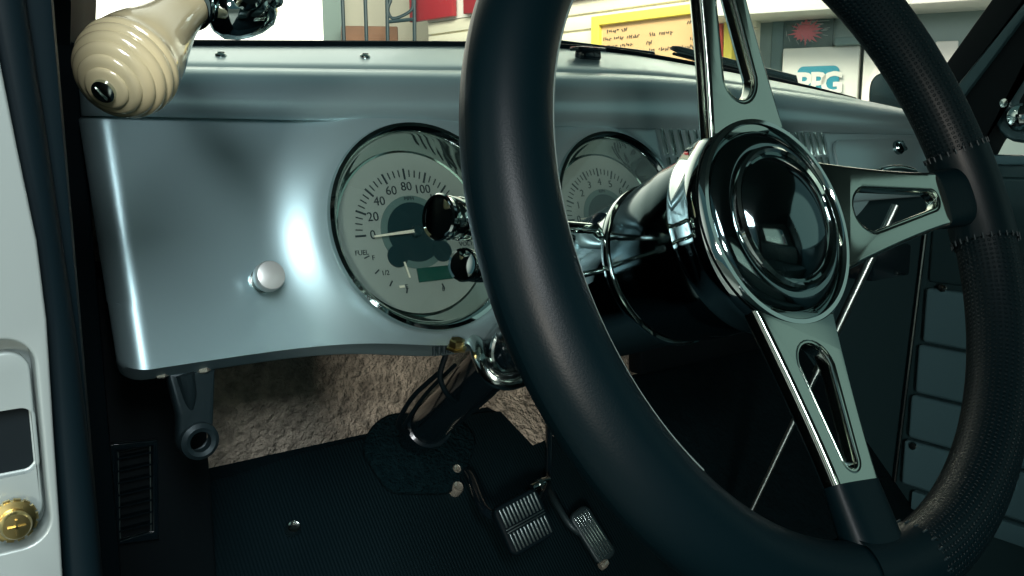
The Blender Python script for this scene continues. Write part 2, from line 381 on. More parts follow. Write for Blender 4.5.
# ================================================================== STEERING WHEEL
sw = thing('steering_wheel', WC, 'black leather three spoke steering wheel with polished slotted spokes and chrome hub', 'steering wheel')
def rim_arc(a0, a1, ra, rb_, name, m, off=0., nseg=96, uvs=(150, 26)):
    n = max(6, int(nseg * abs(a1 - a0) / 2)); rows = []; uv = []; ns = 40
    for i in range(n + 1):
        a = math.radians(a0 + (a1 - a0) * i / n); d = WU * math.cos(a) + WV * math.sin(a); row = []
        e = 1.
        for k in range(ns + 1):
            b_ = 2 * PI * k / ns
            row.append(WC + d * (WR + ra * math.cos(b_)) + WN * (rb_ * math.sin(b_))); uv.append((math.radians(a0 + (a1 - a0) * i / n) * WR / .0030, k / ns * 36))
        rows.append(row)
    g = G().grid(rows); o = link(name, g.v, g.f, m, sw, 35, uv)
    return o
rim_arc(-260, -103, .0185, .0168, 'rim', 'leather', uvs=None)                  # long smooth leather arc at the left
tag(bpy.data.objects['rim'], 'smooth black leather rim')
for a0, a1 in ((-89, -9), (9, 84)):
    rim_arc(a0, a1, .0178, .0163, 'grip', 'leather_perforated')
for a0, a1 in ((-9.6, 9.6), (83.5, 100.5), (-104, -88)):
    rim_arc(a0, a1, .0200, .0176, 'spoke_wrap', 'leather')
# light glint on the rim's left inner edge, modelled as a thin pale strip
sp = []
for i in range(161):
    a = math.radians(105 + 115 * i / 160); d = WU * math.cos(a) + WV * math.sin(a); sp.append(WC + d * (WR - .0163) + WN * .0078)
G().tube(sp, .0007, 6).out('rim_glint', 'glint_pale', sw)
# stitches beside each spoke wrap
for a_ in (-88, -9.6, 9.6, 83.5):
    st = G(); a = math.radians(a_); d = WU * math.cos(a) + WV * math.sin(a); tg = WN.cross(d)
    for k in range(26):
        b_ = 2 * PI * k / 26; st.tube([WC + d * (WR + .0203 * math.cos(b_)) + WN * .0178 * math.sin(b_) - tg * .0016, WC + d * (WR + .0203 * math.cos(b_)) + WN * .0178 * math.sin(b_) + tg * .0016], .0005, 5)
    st.out('stitching', 'stitching', sw)
# spokes
def spoke(ang, hw0=.0305, hw1=.0160, r0=.046, r1=.1400):
    a = math.radians(ang); d = WU * math.cos(a) + WV * math.sin(a); t = WN.cross(d)
    slope = .016 / (r1 - r0); dd = (d + WN * slope).normalized(); nn = dd.cross(t).normalized(); o = WC - WN * .0175 + d * r0
    L = r1 - r0
    outl = [(0, -hw0)] + [(L * k / 8, -(hw1 + (hw0 - hw1) * (1 - k / 8) ** 1.35)) for k in range(1, 9)] + [(L * k / 8, (hw1 + (hw0 - hw1) * (1 - k / 8) ** 1.35)) for k in range(8, 0, -1)] + [(0, hw0)]
    s0, s1, w0, w1 = .018, L - .010, .0118, .0048
    slot = [(s0 + w0 + w0 * math.cos(x), w0 * math.sin(x)) for x in [math.radians(95 + 170 * i / 12) for i in range(13)]] + [(s1 - w1 + w1 * math.cos(x), w1 * math.sin(x)) for x in [math.radians(-85 + 170 * i / 10) for i in range(11)]]
    o_ = curve_geo([outl, slot], .0092, .0028, (dd, t, nn), o, 5).out('spoke', 'spoke_metal', sw)
    # raised lip round the slot
    lip = [(s0 + w0 + (w0 + .0010) * math.cos(x), (w0 + .0010) * math.sin(x)) for x in [math.radians(95 + 170 * i / 12) for i in range(13)]] + [(s1 - w1 + (w1 + .0010) * math.cos(x), (w1 + .0010) * math.sin(x)) for x in [math.radians(-85 + 170 * i / 10) for i in range(11)]]
    G().tube([o + dd * p[0] + t * p[1] + nn * .0034 for p in lip], .0010, 8, close=True).out('slot_lip', 'spoke_metal', o_)
    # leather sleeve from the spoke end into the rim
    rows = []
    for k in range(7):
        s = k / 6; r = r1 - .004 + (WR - r1) * s; hw = hw1 + .0010 + .001 * s; th = .0066 + .0020 * s; c = o + dd * (L - .004 + (WR - r1 - .001) * s)
        rows.append([c + t * hw * abs(math.cos(x)) ** .6 * (1 if math.cos(x) > 0 else -1) + nn * th * abs(math.sin(x)) ** .7 * (1 if math.sin(x) > 0 else -1) for x in [2 * PI * i / 28 for i in range(28)]])
    G().grid(rows, cv=True, cap=True).out('spoke_sleeve', 'leather', sw)
spoke(94); spoke(0); spoke(-98, r1=.1350)
# hub: chrome band, front ring, dished face and domed horn button
HC = WC - WN * .0195
hub = G().lathe([(.0470, -.018), (.0535, -.017), (.0545, -.013), (.0545, -.006), (.0560, -.003), (.0562, .002), (.0550, .0060), (.0530, .0080), (.0508, .0080), (.0494, .0064), (.0486, .0040)], HC, WN, 128, False).out('hub_ring', 'chrome', sw)
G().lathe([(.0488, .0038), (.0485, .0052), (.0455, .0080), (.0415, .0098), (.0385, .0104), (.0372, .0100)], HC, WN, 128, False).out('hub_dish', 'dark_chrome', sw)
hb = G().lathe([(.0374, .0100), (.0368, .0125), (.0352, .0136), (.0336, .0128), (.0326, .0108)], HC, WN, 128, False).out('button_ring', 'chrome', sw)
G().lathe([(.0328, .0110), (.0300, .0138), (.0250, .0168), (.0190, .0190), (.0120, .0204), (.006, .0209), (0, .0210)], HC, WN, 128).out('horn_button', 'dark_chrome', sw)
# adapter bell behind the hub
HB = HC - WN * .034
RINGT = .098
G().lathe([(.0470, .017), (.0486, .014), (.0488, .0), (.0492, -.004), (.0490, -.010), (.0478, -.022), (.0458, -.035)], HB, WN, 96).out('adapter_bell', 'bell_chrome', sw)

# ================================================================== STEERING COLUMN
sc_ = thing('steering_column', HB - WN * .06, 'chrome and black tilt steering column running down from the wheel to the toe board', 'steering column')
cb = HB - WN * .036
G().lathe([(.0452, .000), (.0470, -.001), (.0474, -.003), (.0470, -.005), (.0452, -.006)], cb, WN, 96).out('column_ring', 'chrome', sc_)
sh = G().lathe([(.0440, -.005), (.0445, -.020), (.0430, -.060), (.0400, -.085), (.0330, -.105), (.0230, -.118)], cb, WN, 96).out('shroud', 'chrome', sc_)
J = cb - WN * .112; E_ = V((.452, .792, -.318))
ax = (E_ - J).normalized(); LL = (E_ - J).length
G().tube([J - ax * .004, J + ax * LL], .0192, 40).out('lower_tube', 'black_gloss', sc_)
G().lathe([(.0192, 0), (.0225, .001), (.0225, .006), (.0192, .007)], J + ax * (LL - .062 - .02), ax, 40, False).out('tube_band', 'black_gloss', sc_)
G().lathe([(.0205, 0), (.0265, .000), (.0270, .003), (.0205, .006)], E_ - ax * .016, ax, 40, False).out('floor_collar', 'chrome_soft', sc_)
# wires looped along the tube
def side(t, up, lat): return J + ax * t + V((0, 0, 1)) * up + X * lat
w1 = bez([onY(440, 372, .62), onY(412, 398, .66), onY(398, 425, .70), onY(408, 432, .72)], 10)
w2 = bez([onY(455, 365, .61), onY(425, 395, .66), onY(402, 428, .71)], 10)
G().tube(w1, .0022, 8).tube(w2, .0018, 8).tube(bez([onY(447, 352, .60), onY(440, 375, .6), onY(446, 392, .6), onY(456, 402, .605)], 8), .0024, 8).out('wiring', 'rubber', sc_)
# polished S-bent drop bracket clamping the column
dp = bez([onY(466, 338, .56), onY(476, 345, .54), onY(482, 362, .515), onY(492, 377, .505), onY(508, 382, .50), onY(530, 376, .50)], 10)
cd = thing('column_drop', onY(500, 360, .58), 'bent polished metal drop clamp holding the column under the speedometer', 'bracket')
G().tube(dp, .0062, 14).out('clamp_bar', 'chrome_soft', cd)
c = onY(457, 344, .535)
G().lathe([(.0078, -.004), (.0078, -.0025), (.006, -.002), (.006, .003), (.0045, .004), (0, .004)], c, V((0, -.2, 1)), 6).out('brass_nut', 'brass', cd)
th_ = G()
for k in range(5): th_.tube([onY(434 + 5 * k, 347 - k * .8, .545), onY(434 + 5 * k, 350 - k * .8, .545) - V((0, 0, .004))], .0014, 8)
th_.out('stud_thread', 'cast_metal', cd)
lp = [onY(508, 350, .51) + V((.014 * math.cos(a), 0, .016 * math.sin(a))) for a in [2 * PI * i / 30 for i in range(30)]]
G().tube(lp, .0024, 8, close=True).out('clamp_loop', 'chrome_soft', cd)
G().tube(bez([onY(470, 333, .6), onY(482, 325, .6), onY(492, 336, .6), onY(505, 330, .6)], 8), .0022, 8).out('clamp_wire', 'chrome_soft', cd)

# levers with turned knobs
def lever(name, base, tip, rk, label, ln_):
    t = thing(name, base, label, 'lever'); d = (tip - base).normalized(); L = (tip - base).length
    G().tube([base, base + d * (L - ln_ + .002)], .0032, 16).out('lever_arm', 'chrome', t)
    G().lathe([(.0032, -.002), (.0085, -.001), (.0095, .004), (.0060, .006)], base, d, 24).out('lever_boot', 'black_gloss', t)
    o = tip - d * ln_
    pr = [(.0032, 0), (rk * .62, .0005), (rk * .66, .004)]
    h = .005
    for k in range(3):
        pr += [(rk * .70, h), (rk * .95, h + .0006), (rk * .98, h + .0055), (rk * .95, h + .0062), (rk * .70, h + .0068)]; h += .0082
    pr = [(r, hh * (ln_ - .004) / h if hh > 0 else 0) for r, hh in pr] + [(rk * .80, ln_ - .004), (rk, ln_ - .003), (rk * 1.04, ln_ - .001), (rk * .98, ln_), (rk * .86, ln_ - .0005), (rk * .5, ln_ + .0006), (0, ln_ + .001)]
    G().lathe(pr, o, d, 48).out('lever_knob', 'chrome', t)
lever('turn_signal_lever', V((.3430, .375, -.0520)), ray(437, 217) * .416, .0108, 'chrome stalk with large turned cylinder knob sticking out in front of the speedometer', .030)
lever('tilt_lever', V((.3560, .408, -.0860)), ray(462, 264.5) * .425, .0080, 'smaller chrome stalk knob below the turn signal stalk in front of the speedometer', .022)

# ================================================================== IVORY HANDLE (spotlight handle on the left pillar)
sh_ = thing('spotlight_handle', ray(190, 5) * .44, 'ivory ribbed teardrop handle on a chrome knuckle beside the left pillar', 'handle')
T0 = ray(104, 91) * .350; T1 = ray(196, -4) * .416; d = (T1 - T0).normalized(); L = (T1 - T0).length
pr = [(0, 0), (.0035, .0002), (.0050, .0004)]
for h0, h1, ra_, rb_ in ((.0006, .0024, .0050, .0088), (.0024, .0052, .0088, .0130), (.0052, .0092, .0130, .0166), (.0092, .0140, .0166, .0188), (.0140, .0190, .0188, .0197), (.0190, .0240, .0197, .0196)):
    for k in range(1, 7):
        q = k / 6; pr.append((ra_ + (rb_ - ra_) * q + .0011 * math.sin(PI * q) ** .7, h0 + (h1 - h0) * q - .0004 * math.sin(PI * q)))
pr += [(.0196, .0270), (.0190, .0310), (.0178, .0365), (.0160, .0430), (.0140, .0510), (.0122, .0590), (.0110, .0660), (.0104, .0720), (.0104, L)]
G().lathe(pr, T0, d, 96).out('grip', 'ivory', sh_)
G().lathe([(.0048, .0000), (.0046, -.0016), (.003, -.0028), (0, -.0032)], T0 + d * .0005, d, 32).box(T0 - d * .0028, (.0062, .0009, .0010), rot((d.orthogonal().normalized(), d.cross(d.orthogonal().normalized()), d), .6)).out('end_screw', 'chrome_soft', sh_)
G().lathe([(.0104, 0), (.0122, .001), (.0122, .004), (.0108, .005), (.0118, .006), (.0118, .010), (.010, .011)], T0 + d * (L - .012), d, 48).out('ferrule', 'dark_chrome', sh_)
kn = G(); kc = ray(240, 6) * .425
kn.lathe([(0, -.016), (.008, -.0155), (.0125, -.012), (.0145, -.006), (.0150, 0), (.0145, .006), (.0125, .012), (.008, .0155), (0, .016)], kc, V((.9, -.2, .3)), 40)
kn.lathe([(.0132, 0), (.0132, .010), (.0105, .013), (.0105, .030)], kc - V((.024, -.006, -.004)), V((.9, -.2, .1)), 32)
kn.lathe([(.006, 0), (.006, .004), (.0045, .006), (0, .006)], kc + V((-.002, -.014, .002)), V((-.1, -1, .1)), 20)
kn.lathe([(.0048, 0), (.0048, .004), (.003, .005), (0, .005)], kc + V((.011, -.010, .003)), V((.3, -1, .1)), 16)
kn.tube(bez([kc + V((-.003, 0, .01)), kc + V((-.015, .03, .035)), kc + V((-.05, .07, .06)), kc + V((-.12, .10, .075))], 8), .0085, 20)
kn.out('knuckle', 'chrome', sh_)

# ================================================================== FOOTWELL
# dark rubber mat on the sloped toe board
TN = V((0, -1, 1)).normalized(); TV = V((0, 1, 1)).normalized(); TFR = (X, TV, TN)
TO = V((.45, .70, -.40))
def trel(px, py): p = toe(px, py, .006) - TO; return (p.x, p.dot(TV))
mo = [(-.40, .118), trel(240, 474), trel(300, 452), trel(362, 426), trel(410, 408), trel(470, 396), trel(500, 412), trel(532, 446), (.165, .085), (.20, .10), (.22, .0), (.22, -.34), (-.40, -.34)]
mo = [(a, min(b_, .134)) for a, b_ in mo]
mt = curve_geo([mo], .006, .002, TFR, TO + TN * .004).out('floor_mat', 'mat_rubber', None)
tag(mt, 'dark ribbed rubber mat covering the sloping floor around the pedals', 'floor mat')
fl = [trel(470, 396), trel(555, 396), trel(566, 442), trel(532, 446), trel(500, 412)]
tag(curve_geo([[(a, b_ - .004 * 0) for a, b_ in fl]], .005, .002, TFR, TO + TN * .003).out('carpet_flap', 'carpet_beige', None), 'small beige carpet piece showing past the mat edge above the brake pedal', 'carpet')
# fuzzy carpet boot round the column
pc = E_ - ax * .006; q = pc - TO; bx, by = q.x, q.dot(TV)
po = [(bx + (.062 + .006 * math.sin(3 * a + 1)) * math.cos(a) - .004, by - .020 + (.047 + .004 * math.sin(4 * a)) * math.sin(a)) for a in [2 * PI * i / 40 for i in range(40)]]
tag(curve_geo([po], .010, .004, TFR, TO + TN * .012).out('column_boot', 'carpet_dark', None), 'dark fuzzy carpet patch where the column meets the toe board', 'carpet patch')
for (px, py), lab in (((457, 488), 'lower pale round stud head just left of the brake arm'), ((456, 470), 'small upper stud head on the mat beside the carpet patch'), ((293, 528), 'pale floor button alone on the mat at left')):
    c = toe(px, py, .02); rr = .0065 if py != 470 else .005
    tag(G().lathe([(rr, -.009), (rr, .002), (rr * .8, .004), (rr * .4, .003), (0, .003)], c, TN, 24).out('floor_stud', 'bolt_zinc' if py != 528 else 'chrome_soft'), lab, 'stud')
# brake pedal
bc = onY(523, 522, .640); bpd = thing('brake_pedal', bc, 'square black ribbed brake pedal on a dark arm', 'pedal')
PN = V((-.10, -.90, .45)).normalized(); PU = V((.98, .02, .18)); PU = (PU - PN * PU.dot(PN)).normalized(); PV = PN.cross(PU); PFR = (PU, PV, PN)
pd_ = curve_geo([rrect(-.026, -.0245, .026, .0245, .008)], .010, .003, PFR, bc)
ribs = G()
for k in range(11):
    x = -.0205 + k * .0041
    for s_ in (1, -1): ribs.box(bc + PU * x + PV * (s_ * .0118) + PN * .0055, (.0016, .0175, .0022), PFR, .0005)
for s_ in (-1, 1): ribs.box(bc + PV * s_ * .0013 + PN * .0056, (.045, .0010, .0026), PFR, .0004)
po_ = pd_.out('pedal_pad', 'rubber', bpd); ribs.out('pedal_ribs', 'rod_metal', po_)
G().tube(bez([bc - PN * .006, bc + V((-.022, .03, .006)), toe(470, 476, .03), toe(460, 470, .01)], 8), .0048, 12).tube(bez([bc - PN * .005 + PU * .01, onY(546, 486, .70), onY(549, 462, .725), onY(549, 415, .755)], 8), .0040, 12).out('pedal_arm', 'black_gloss', bpd)
lk = G(); c = onY(538, 485, .69); lk.lathe([(.004, -.008), (.004, .008)], c, V((1, 0, .15)), 14); lk.lathe([(.0058, .0), (.0058, .004)], c, V((1, 0, .15)), 6); lk.box(c + V((.010, 0, .003)), (.010, .006, .005), None, .001); lk.out('pedal_linkage', 'chrome_soft', bpd)
# gas pedal
gc = onY(592, 535, .655); gp = thing('gas_pedal', gc, 'narrow ribbed metal gas pedal right of the brake pedal', 'pedal')
GNn = V((-.15, -.85, .5)).normalized(); GUu = V((.93, 0, -.02)); GUu = (GUu - GNn * GUu.dot(GNn)).normalized(); GVv = GNn.cross(GUu); PF2 = rot((GUu, GVv, GNn), .30)
g_ = curve_geo([rrect(-.0130, -.030, .0130, .030, .008)], .007, .0025, PF2, gc).out('pedal_pad', 'cast_metal', gp)
rg = G()
for k in range(6): rg.box(gc + PF2[0] * (-.0085 + .0034 * k) + PF2[2] * .0038, (.0013, .050, .0016), PF2, .0004)
rg.out('pedal_ribs', 'chrome_soft', g_)
G().tube(bez([gc - GNn * .004 - PF2[1] * .006, onY(572, 527, .665), onY(556, 503, .69), onY(548, 488, .72)], 8), .0036, 12).out('pedal_arm', 'cast_metal', gp)
G().lathe([(.004, -.005), (.0045, 0), (.003, .005)], gc - PF2[1] * .030 - PF2[0] * .008 + PF2[2] * .003, PF2[0], 14).out('pedal_tip', 'bolt_zinc', gp)
# thin two-tone shift rod leaning across the passenger side
r0, r1 = onX(746, 522, .74), onX(893, 212, .86)
rd = thing('shift_rod', r0, 'long thin chrome rod leaning behind the steering wheel hub', 'rod')
G().tube([r0 - (r1 - r0) * .25, r0 + (r1 - r0) * .50], .0030, 12).out('rod_shaft', 'rod_metal', rd)
G().tube([r0 + (r1 - r0) * .49, r0 + (r1 - r0) * 1.02], .0048, 12).out('rod_sleeve', 'rod_metal', rd)
# kick panel vent at the left
vt = thing('kick_vent', onY(130, 492, .70), 'dark rectangular vent frame low on the left kick panel', 'vent')
vo = onY(131, 492, .697)
def vr(px, py): p = onY(px, py, .697) - vo; return (p.x, p.z)
def loopgeo(pts, r): return G().tube([vo + X * p[0] + V((0, 0, 1)) * p[1] for p in pts], r, 8, close=True)
fr_ = curve_geo([[vr(104, 444), vr(157, 439), vr(158, 538), vr(106, 545)], [vr(117, 450), vr(152, 445), vr(152, 530), vr(119, 540)]], .006, .0010, FR_F, vo).out('vent_frame', 'black_gloss', vt)
loopgeo([vr(104, 444), vr(157, 439), vr(158, 538), vr(106, 545)], .0007).out('frame_edge', 'rod_metal', fr_)
loopgeo([vr(118, 452), vr(150, 446), vr(151, 530), vr(120, 539)], .0007).out('flap_edge', 'rod_metal', fr_)
sl = G()
for k in range(7):
    a, b_ = vr(119, 458 + k * 12), vr(150, 453 + k * 12); sl.box(vo + X * ((a[0] + b_[0]) / 2) + V((0, .002, (a[1] + b_[1]) / 2)), (.026, .006, .0015), None)
sl.out('vent_slat', 'rubber', vt)

# ================================================================== CAB SHELL (setting)
structure(G().bb(.06, 1.16, .80, .83, -.70, .035).out('wall_front', 'carpet_beige'))
g = G(); g.add([(.05, .80, -.30), (1.16, .80, -.30), (1.16, .46, -.64), (.05, .46, -.64), (.05, .82, -.32), (1.16, .82, -.32), (1.16, .48, -.66), (.05, .48, -.66)], [(0, 1, 2, 3), (4, 5, 6, 7), (0, 1, 5, 4), (1, 2, 6, 5), (2, 3, 7, 6), (3, 0, 4, 7)])
g.bb(.0, 1.16, -.80, .48, -.67, -.64); structure(g.out('floor', 'firewall_dark'))
xi = onY(641, 362, .775).x
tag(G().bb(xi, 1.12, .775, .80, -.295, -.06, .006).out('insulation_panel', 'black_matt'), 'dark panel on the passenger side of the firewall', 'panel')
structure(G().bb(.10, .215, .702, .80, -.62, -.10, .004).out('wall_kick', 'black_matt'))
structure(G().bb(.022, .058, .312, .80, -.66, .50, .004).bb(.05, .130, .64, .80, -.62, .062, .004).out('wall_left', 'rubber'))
# roof, rear wall with window, right side above the door
structure(G().bb(-.02, 1.20, -.80, .55, .44, .47, .01).out('ceiling', 'headliner'))
g = G(); g.bb(-.02, 1.20, -.83, -.80, -.67, .05); g.bb(-.02, 1.20, -.83, -.80, .33, .47); g.bb(-.02, .22, -.83, -.80, .05, .33); g.bb(.90, 1.20, -.83, -.80, .05, .33)
structure(g.out('wall_rear', 'headliner'))
structure(G().bb(.22, .90, -.818, -.812, .05, .33).out('window_2', 'glass_clear'))
# left rear pillar
structure(G().bb(-.02, .03, -.83, -.55, -.67, .47, .01).out('trim_1', 'door_paint'))
# windshield: leaning glass, header
def wsP(x, s): return V((x, .723 - .22 * s, ztops(x) + .005 + (.44 - ztops(x)) * s))
xsw = [.08 + (1.13 - .08) * i / 30 for i in range(31)]
g = G(); g.grid([[wsP(x, 0), wsP(x, .5), wsP(x, 1)] for x in xsw]); g.grid([[wsP(x, 0) + V((0, .004, 0)), wsP(x, .5) + V((0, .004, 0)), wsP(x, 1) + V((0, .004, 0))] for x in xsw])
structure(g.out('window_1', 'glass_clear'))
# cowl behind the dash, left A pillar above
structure(G().grid([[V((x, .76, ztops(x) - .006)), V((x, .83, ztops(x) - .012)), V((x, 1.05, ztops(x) - .045)), V((x, 1.5, ztops(x) - .10))] for x in [.05 + .06 * i for i in range(20)]]).out('trim_2', 'silver_paint'))
g = G(); rws = []
for s in (0, .25, .5, .75, 1.):
    c = V((.045, .70 - .22 * s, .04 + .42 * s)); rws.append([c + V((dx, dy, 0)) for dx, dy in ((-.06, -.05), (.080, -.05), (.105, .0), (.105, .05), (-.06, .05))])
structure(g.grid(rws, cv=True, cap=True).out('trim_3', 'black_matt'))

# left: painted hinge pillar with recess, in front of everything at the frame's edge
JY = .300
PFRm = (X, V((0, 0, 1)), V((0, -1, 0)))
def jr(px, py): p = onY(px, py, JY); return (p.x, p.z)
hp_ = thing('hinge_pillar', V((-.05, JY, -.66)), 'pale silver painted door frame edge with a latch recess at the far left', 'door frame')
xe = .0432
rx0, rz0 = -.06, jr(20, 549)[1]; rx1, rz1 = jr(43.0, 440)[0], jr(20, 338)[1]
g1 = curve_geo([[(-.16, -.66), (.046, -.66), *[jr(66, 640), jr(63, 576), jr(60, 520), jr(54, 431), jr(47, 320), jr(37, 240), jr(18, 150), jr(1, 65)], (.030, .12), (.026, .42), (-.16, .42)], rrect(rx0, rz0, rx1, rz1, .0085, 8)], .016, .0010, PFRm, V((0, JY + .008, 0)), 4)
g1.out('pillar_skin', 'pillar_paint', hp_)
G().bb(-.16, rx1 + .001, JY + .0105, JY + .0135, rz0 - .002, rz1 + .002).out('recess_back', 'pillar_paint', hp_)
G().bb(-.05, rx1 - .0012, JY + .0088, JY + .0100, jr(15, 495)[1], jr(15, 400)[1]).out('latch_hole', 'black_matt', hp_)
q0 = jr(20, 532)[1]; q1 = jr(20, 353)[1]; qx = jr(39.0, 440)[0]
hz0, hz1 = jr(15, 477)[1], jr(15, 415)[1]; hx = jr(34, 445)[0]
lp_ = curve_geo([rrect(-.05, q0, qx, q1, .0065, 8), rrect(-.03, hz0, hx, hz1, .0025)], .005, .0009, PFRm, V((0, JY + .0062, 0)), 4).out('latch_plate', 'pillar_paint', hp_)
bo = onY(13, 519, JY + .002)
g = G().lathe([(.0062, 0), (.0062, .002), (.0042, .0025), (.0045, .006), (.0038, .0072), (0, .0075)], bo, V((0, -1, 0)), 24)
for k in range(14):
    a = 2 * PI * k / 14; g.box(bo + V((.0062 * math.cos(a), -.0012, .0062 * math.sin(a))), (.0012, .002, .0012), rot((X, V((0, 0, 1)), V((0, -1, 0))), a))
g.box(bo + V((0, -.0078, 0)), (.0050, .0008, .0007)); g.box(bo + V((0, -.0078, 0)), (.0007, .0008, .0050)); g.out('brass_bolt', 'brass', hp_)
structure(G().tube([V((.0500 - max(0, z + .09) * .055, JY + .012, z)) for z in [-.66 + .06 * i for i in range(18)]], .0070, 16).out('trim_4', 'rubber'))

# ---------------- right side door
DX = 1.12
dr = thing('door_right', V((DX, .1, -.62)), 'dark passenger door with pleated teal panel seen behind the wheel rim', 'door'); dr['kind'] = 'structure'; del dr['category']
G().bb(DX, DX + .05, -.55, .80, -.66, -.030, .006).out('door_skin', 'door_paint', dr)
rowsz = [onX(950, 288, DX).z, onX(930, 343, DX).z, onX(925, 394, DX).z, onX(915, 438, DX).z, onX(905, 483, DX).z]
for i, (za, zb) in enumerate(zip(rowsz, rowsz[1:])):
    yl = .600 + .005 * i
    G().box(V((DX - .004, (.2 + yl) / 2, (za + zb) / 2)), (.016, yl - .2, za - zb - .004), None, .005, 3).out('pleated_pad', 'pad_vinyl', dr)
G().box(V((DX - .003, .39, (rowsz[0] - .045) / 2)), (.010, .42, -.055 - rowsz[0]), None, .005, 3).out('upper_pad', 'door_paint', dr)
G().bb(DX - .010, DX + .01, .15, .60, rowsz[-1] - .030, rowsz[-1] - .004, .003).out('lower_rail', 'pad_vinyl', dr)
tl = G().tube([V((DX - .006, .606 + .02 * k / 4, rowsz[0] + .10 + (rowsz[-1] - rowsz[0] - .1) * k / 4)) for k in range(5)], .0022, 8); tl.out('trim_strip', 'chrome_soft', dr)
for px, py in ((943, 288), (913, 446)):
    c = onX(px, py, DX - .012); G().lathe([(.0055, 0), (.005, .002), (0, .003)], c, V((-1, 0, 0)), 16).out('screw', 'chrome_soft', dr)
G().bb(DX - .008, DX + .02, -.5, .62, -.036, -.024, .004).out('window_sill', 'pad_vinyl', dr)
FX = (V((0, -1, 0)), V((0, 0, 1)), V((-1, 0, 0)))
def xr(px, py, X_=DX): p = onX(px, py, X_); return (-p.y, p.z)
# A pillar right: black, pale strip, black
def ext(pts, k):
    (a, b_), = [pts]; return a
def band(pa, pb, qa, qb, name, m, dx, th):     # left edge pa->pb, right edge qa->qb (bottom, top) extended to the roof
    A, B, C_, D = [V((*xr(*p), 0)) for p in (pa, pb, qa, qb)]
    def e(p, q): t = (.44 - p.y) / (q.y - p.y); return p + (q - p) * t
    T1_, T2_ = e(A, B), e(C_, D); p0 = A + (A - B) * .35; p1 = C_ + (C_ - D) * .35
    return curve_geo([[(p0.x, p0.y), (p1.x, p1.y), (T2_.x, T2_.y), (T1_.x, T1_.y)]], th, .002, FX, V((DX + dx, 0, 0)))
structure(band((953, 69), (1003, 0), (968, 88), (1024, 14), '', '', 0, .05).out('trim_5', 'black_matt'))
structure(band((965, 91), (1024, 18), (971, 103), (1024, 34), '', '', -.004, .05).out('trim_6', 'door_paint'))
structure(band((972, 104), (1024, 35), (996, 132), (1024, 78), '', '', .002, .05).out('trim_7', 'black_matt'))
# vent window frame with rounded corner
a = xr(992, 120); yb = xr(1010, 152)[1]
oc = xr(990, 132)
def quarter(dx0, dz0, r, tw):
    # a slanted front edge, a rounded lower corner, a level bottom, running back to the rear edge
    z0 = -.010 + dz0; y0 = oc[0] + dx0
    pts = [(y0 + .26, .44), (y0 + .035, .09)]
    for i in range(7):
        aa = math.radians(165 + 105 * i / 6); pts.append((y0 + .010 + r + r * math.cos(aa), z0 + r + r * math.sin(aa)))
    return pts + [(y0 + .34 - dx0, z0), (y0 + .34 - dx0, .44)]
vw = curve_geo([quarter(0, 0, .035, 0), [(x, z if z < .43 else .425) for x, z in quarter(.020, .018, .025, 0)]], .022, .005, FX, V((DX - .006, 0, 0)), 3)
vwo = thing('vent_window', V((DX, .45, -.01)), 'grey rounded corner frame of the passenger vent window at right', 'window frame')
vw.out('window_frame', 'door_paint', vwo)
c = onX(1005, 103, DX - .02); G().lathe([(.006, 0), (.005, .003), (0, .004)], c, V((-1, 0, 0)), 12).out('screw', 'chrome_soft', vwo)
c = onX(1022, 118, DX - .012); G().lathe([(.014, 0), (.016, .008), (.012, .018), (.005, .022), (0, .022)], c, V((-1, -.2, .1)), 24).out('latch_knob', 'chrome', vwo)
structure(G().bb(DX, DX + .04, -.80, -.50, -.66, .47).out('wall_right', 'headliner'))

# bench seat (reflected in the chrome)
seat = thing('bench_seat', V((.6, -.45, -.62)), 'pleated vinyl bench seat behind the steering wheel', 'seat')
def cushion(y0, y1, z0, z1, vertical):
    rows = []; n = 220
    for i in range(n + 1):
        x = .06 + 1.02 * i / n; b_ = .012 * abs(math.sin(PI * (x - .06) / .068)) ** .5
        if vertical: prof = [(y0, z0), (y1 + b_, z0 + .01), (y1 + .02 + b_, (z0 + z1) / 2), (y1 + b_, z1 - .03), (y1 - .03, z1 + b_), (y0, z1)]
        else: prof = [(y0, z0), (y1, z0), (y1 + b_, (z0 + z1) / 2), (y1 - .02, z1 - .01 + b_), ((y0 + y1) / 2, z1 + b_), (y0, z1 + b_ - .01)]
        rows.append([V((x, a, c)) for a, c in prof])
    return G().grid(rows, cap=True)
cushion(-.78, -.22, -.62, -.36, False).out('seat', 'seat_vinyl', seat)
cushion(-.79, -.66, -.36, .0, True).out('backrest', 'seat_vinyl', seat)

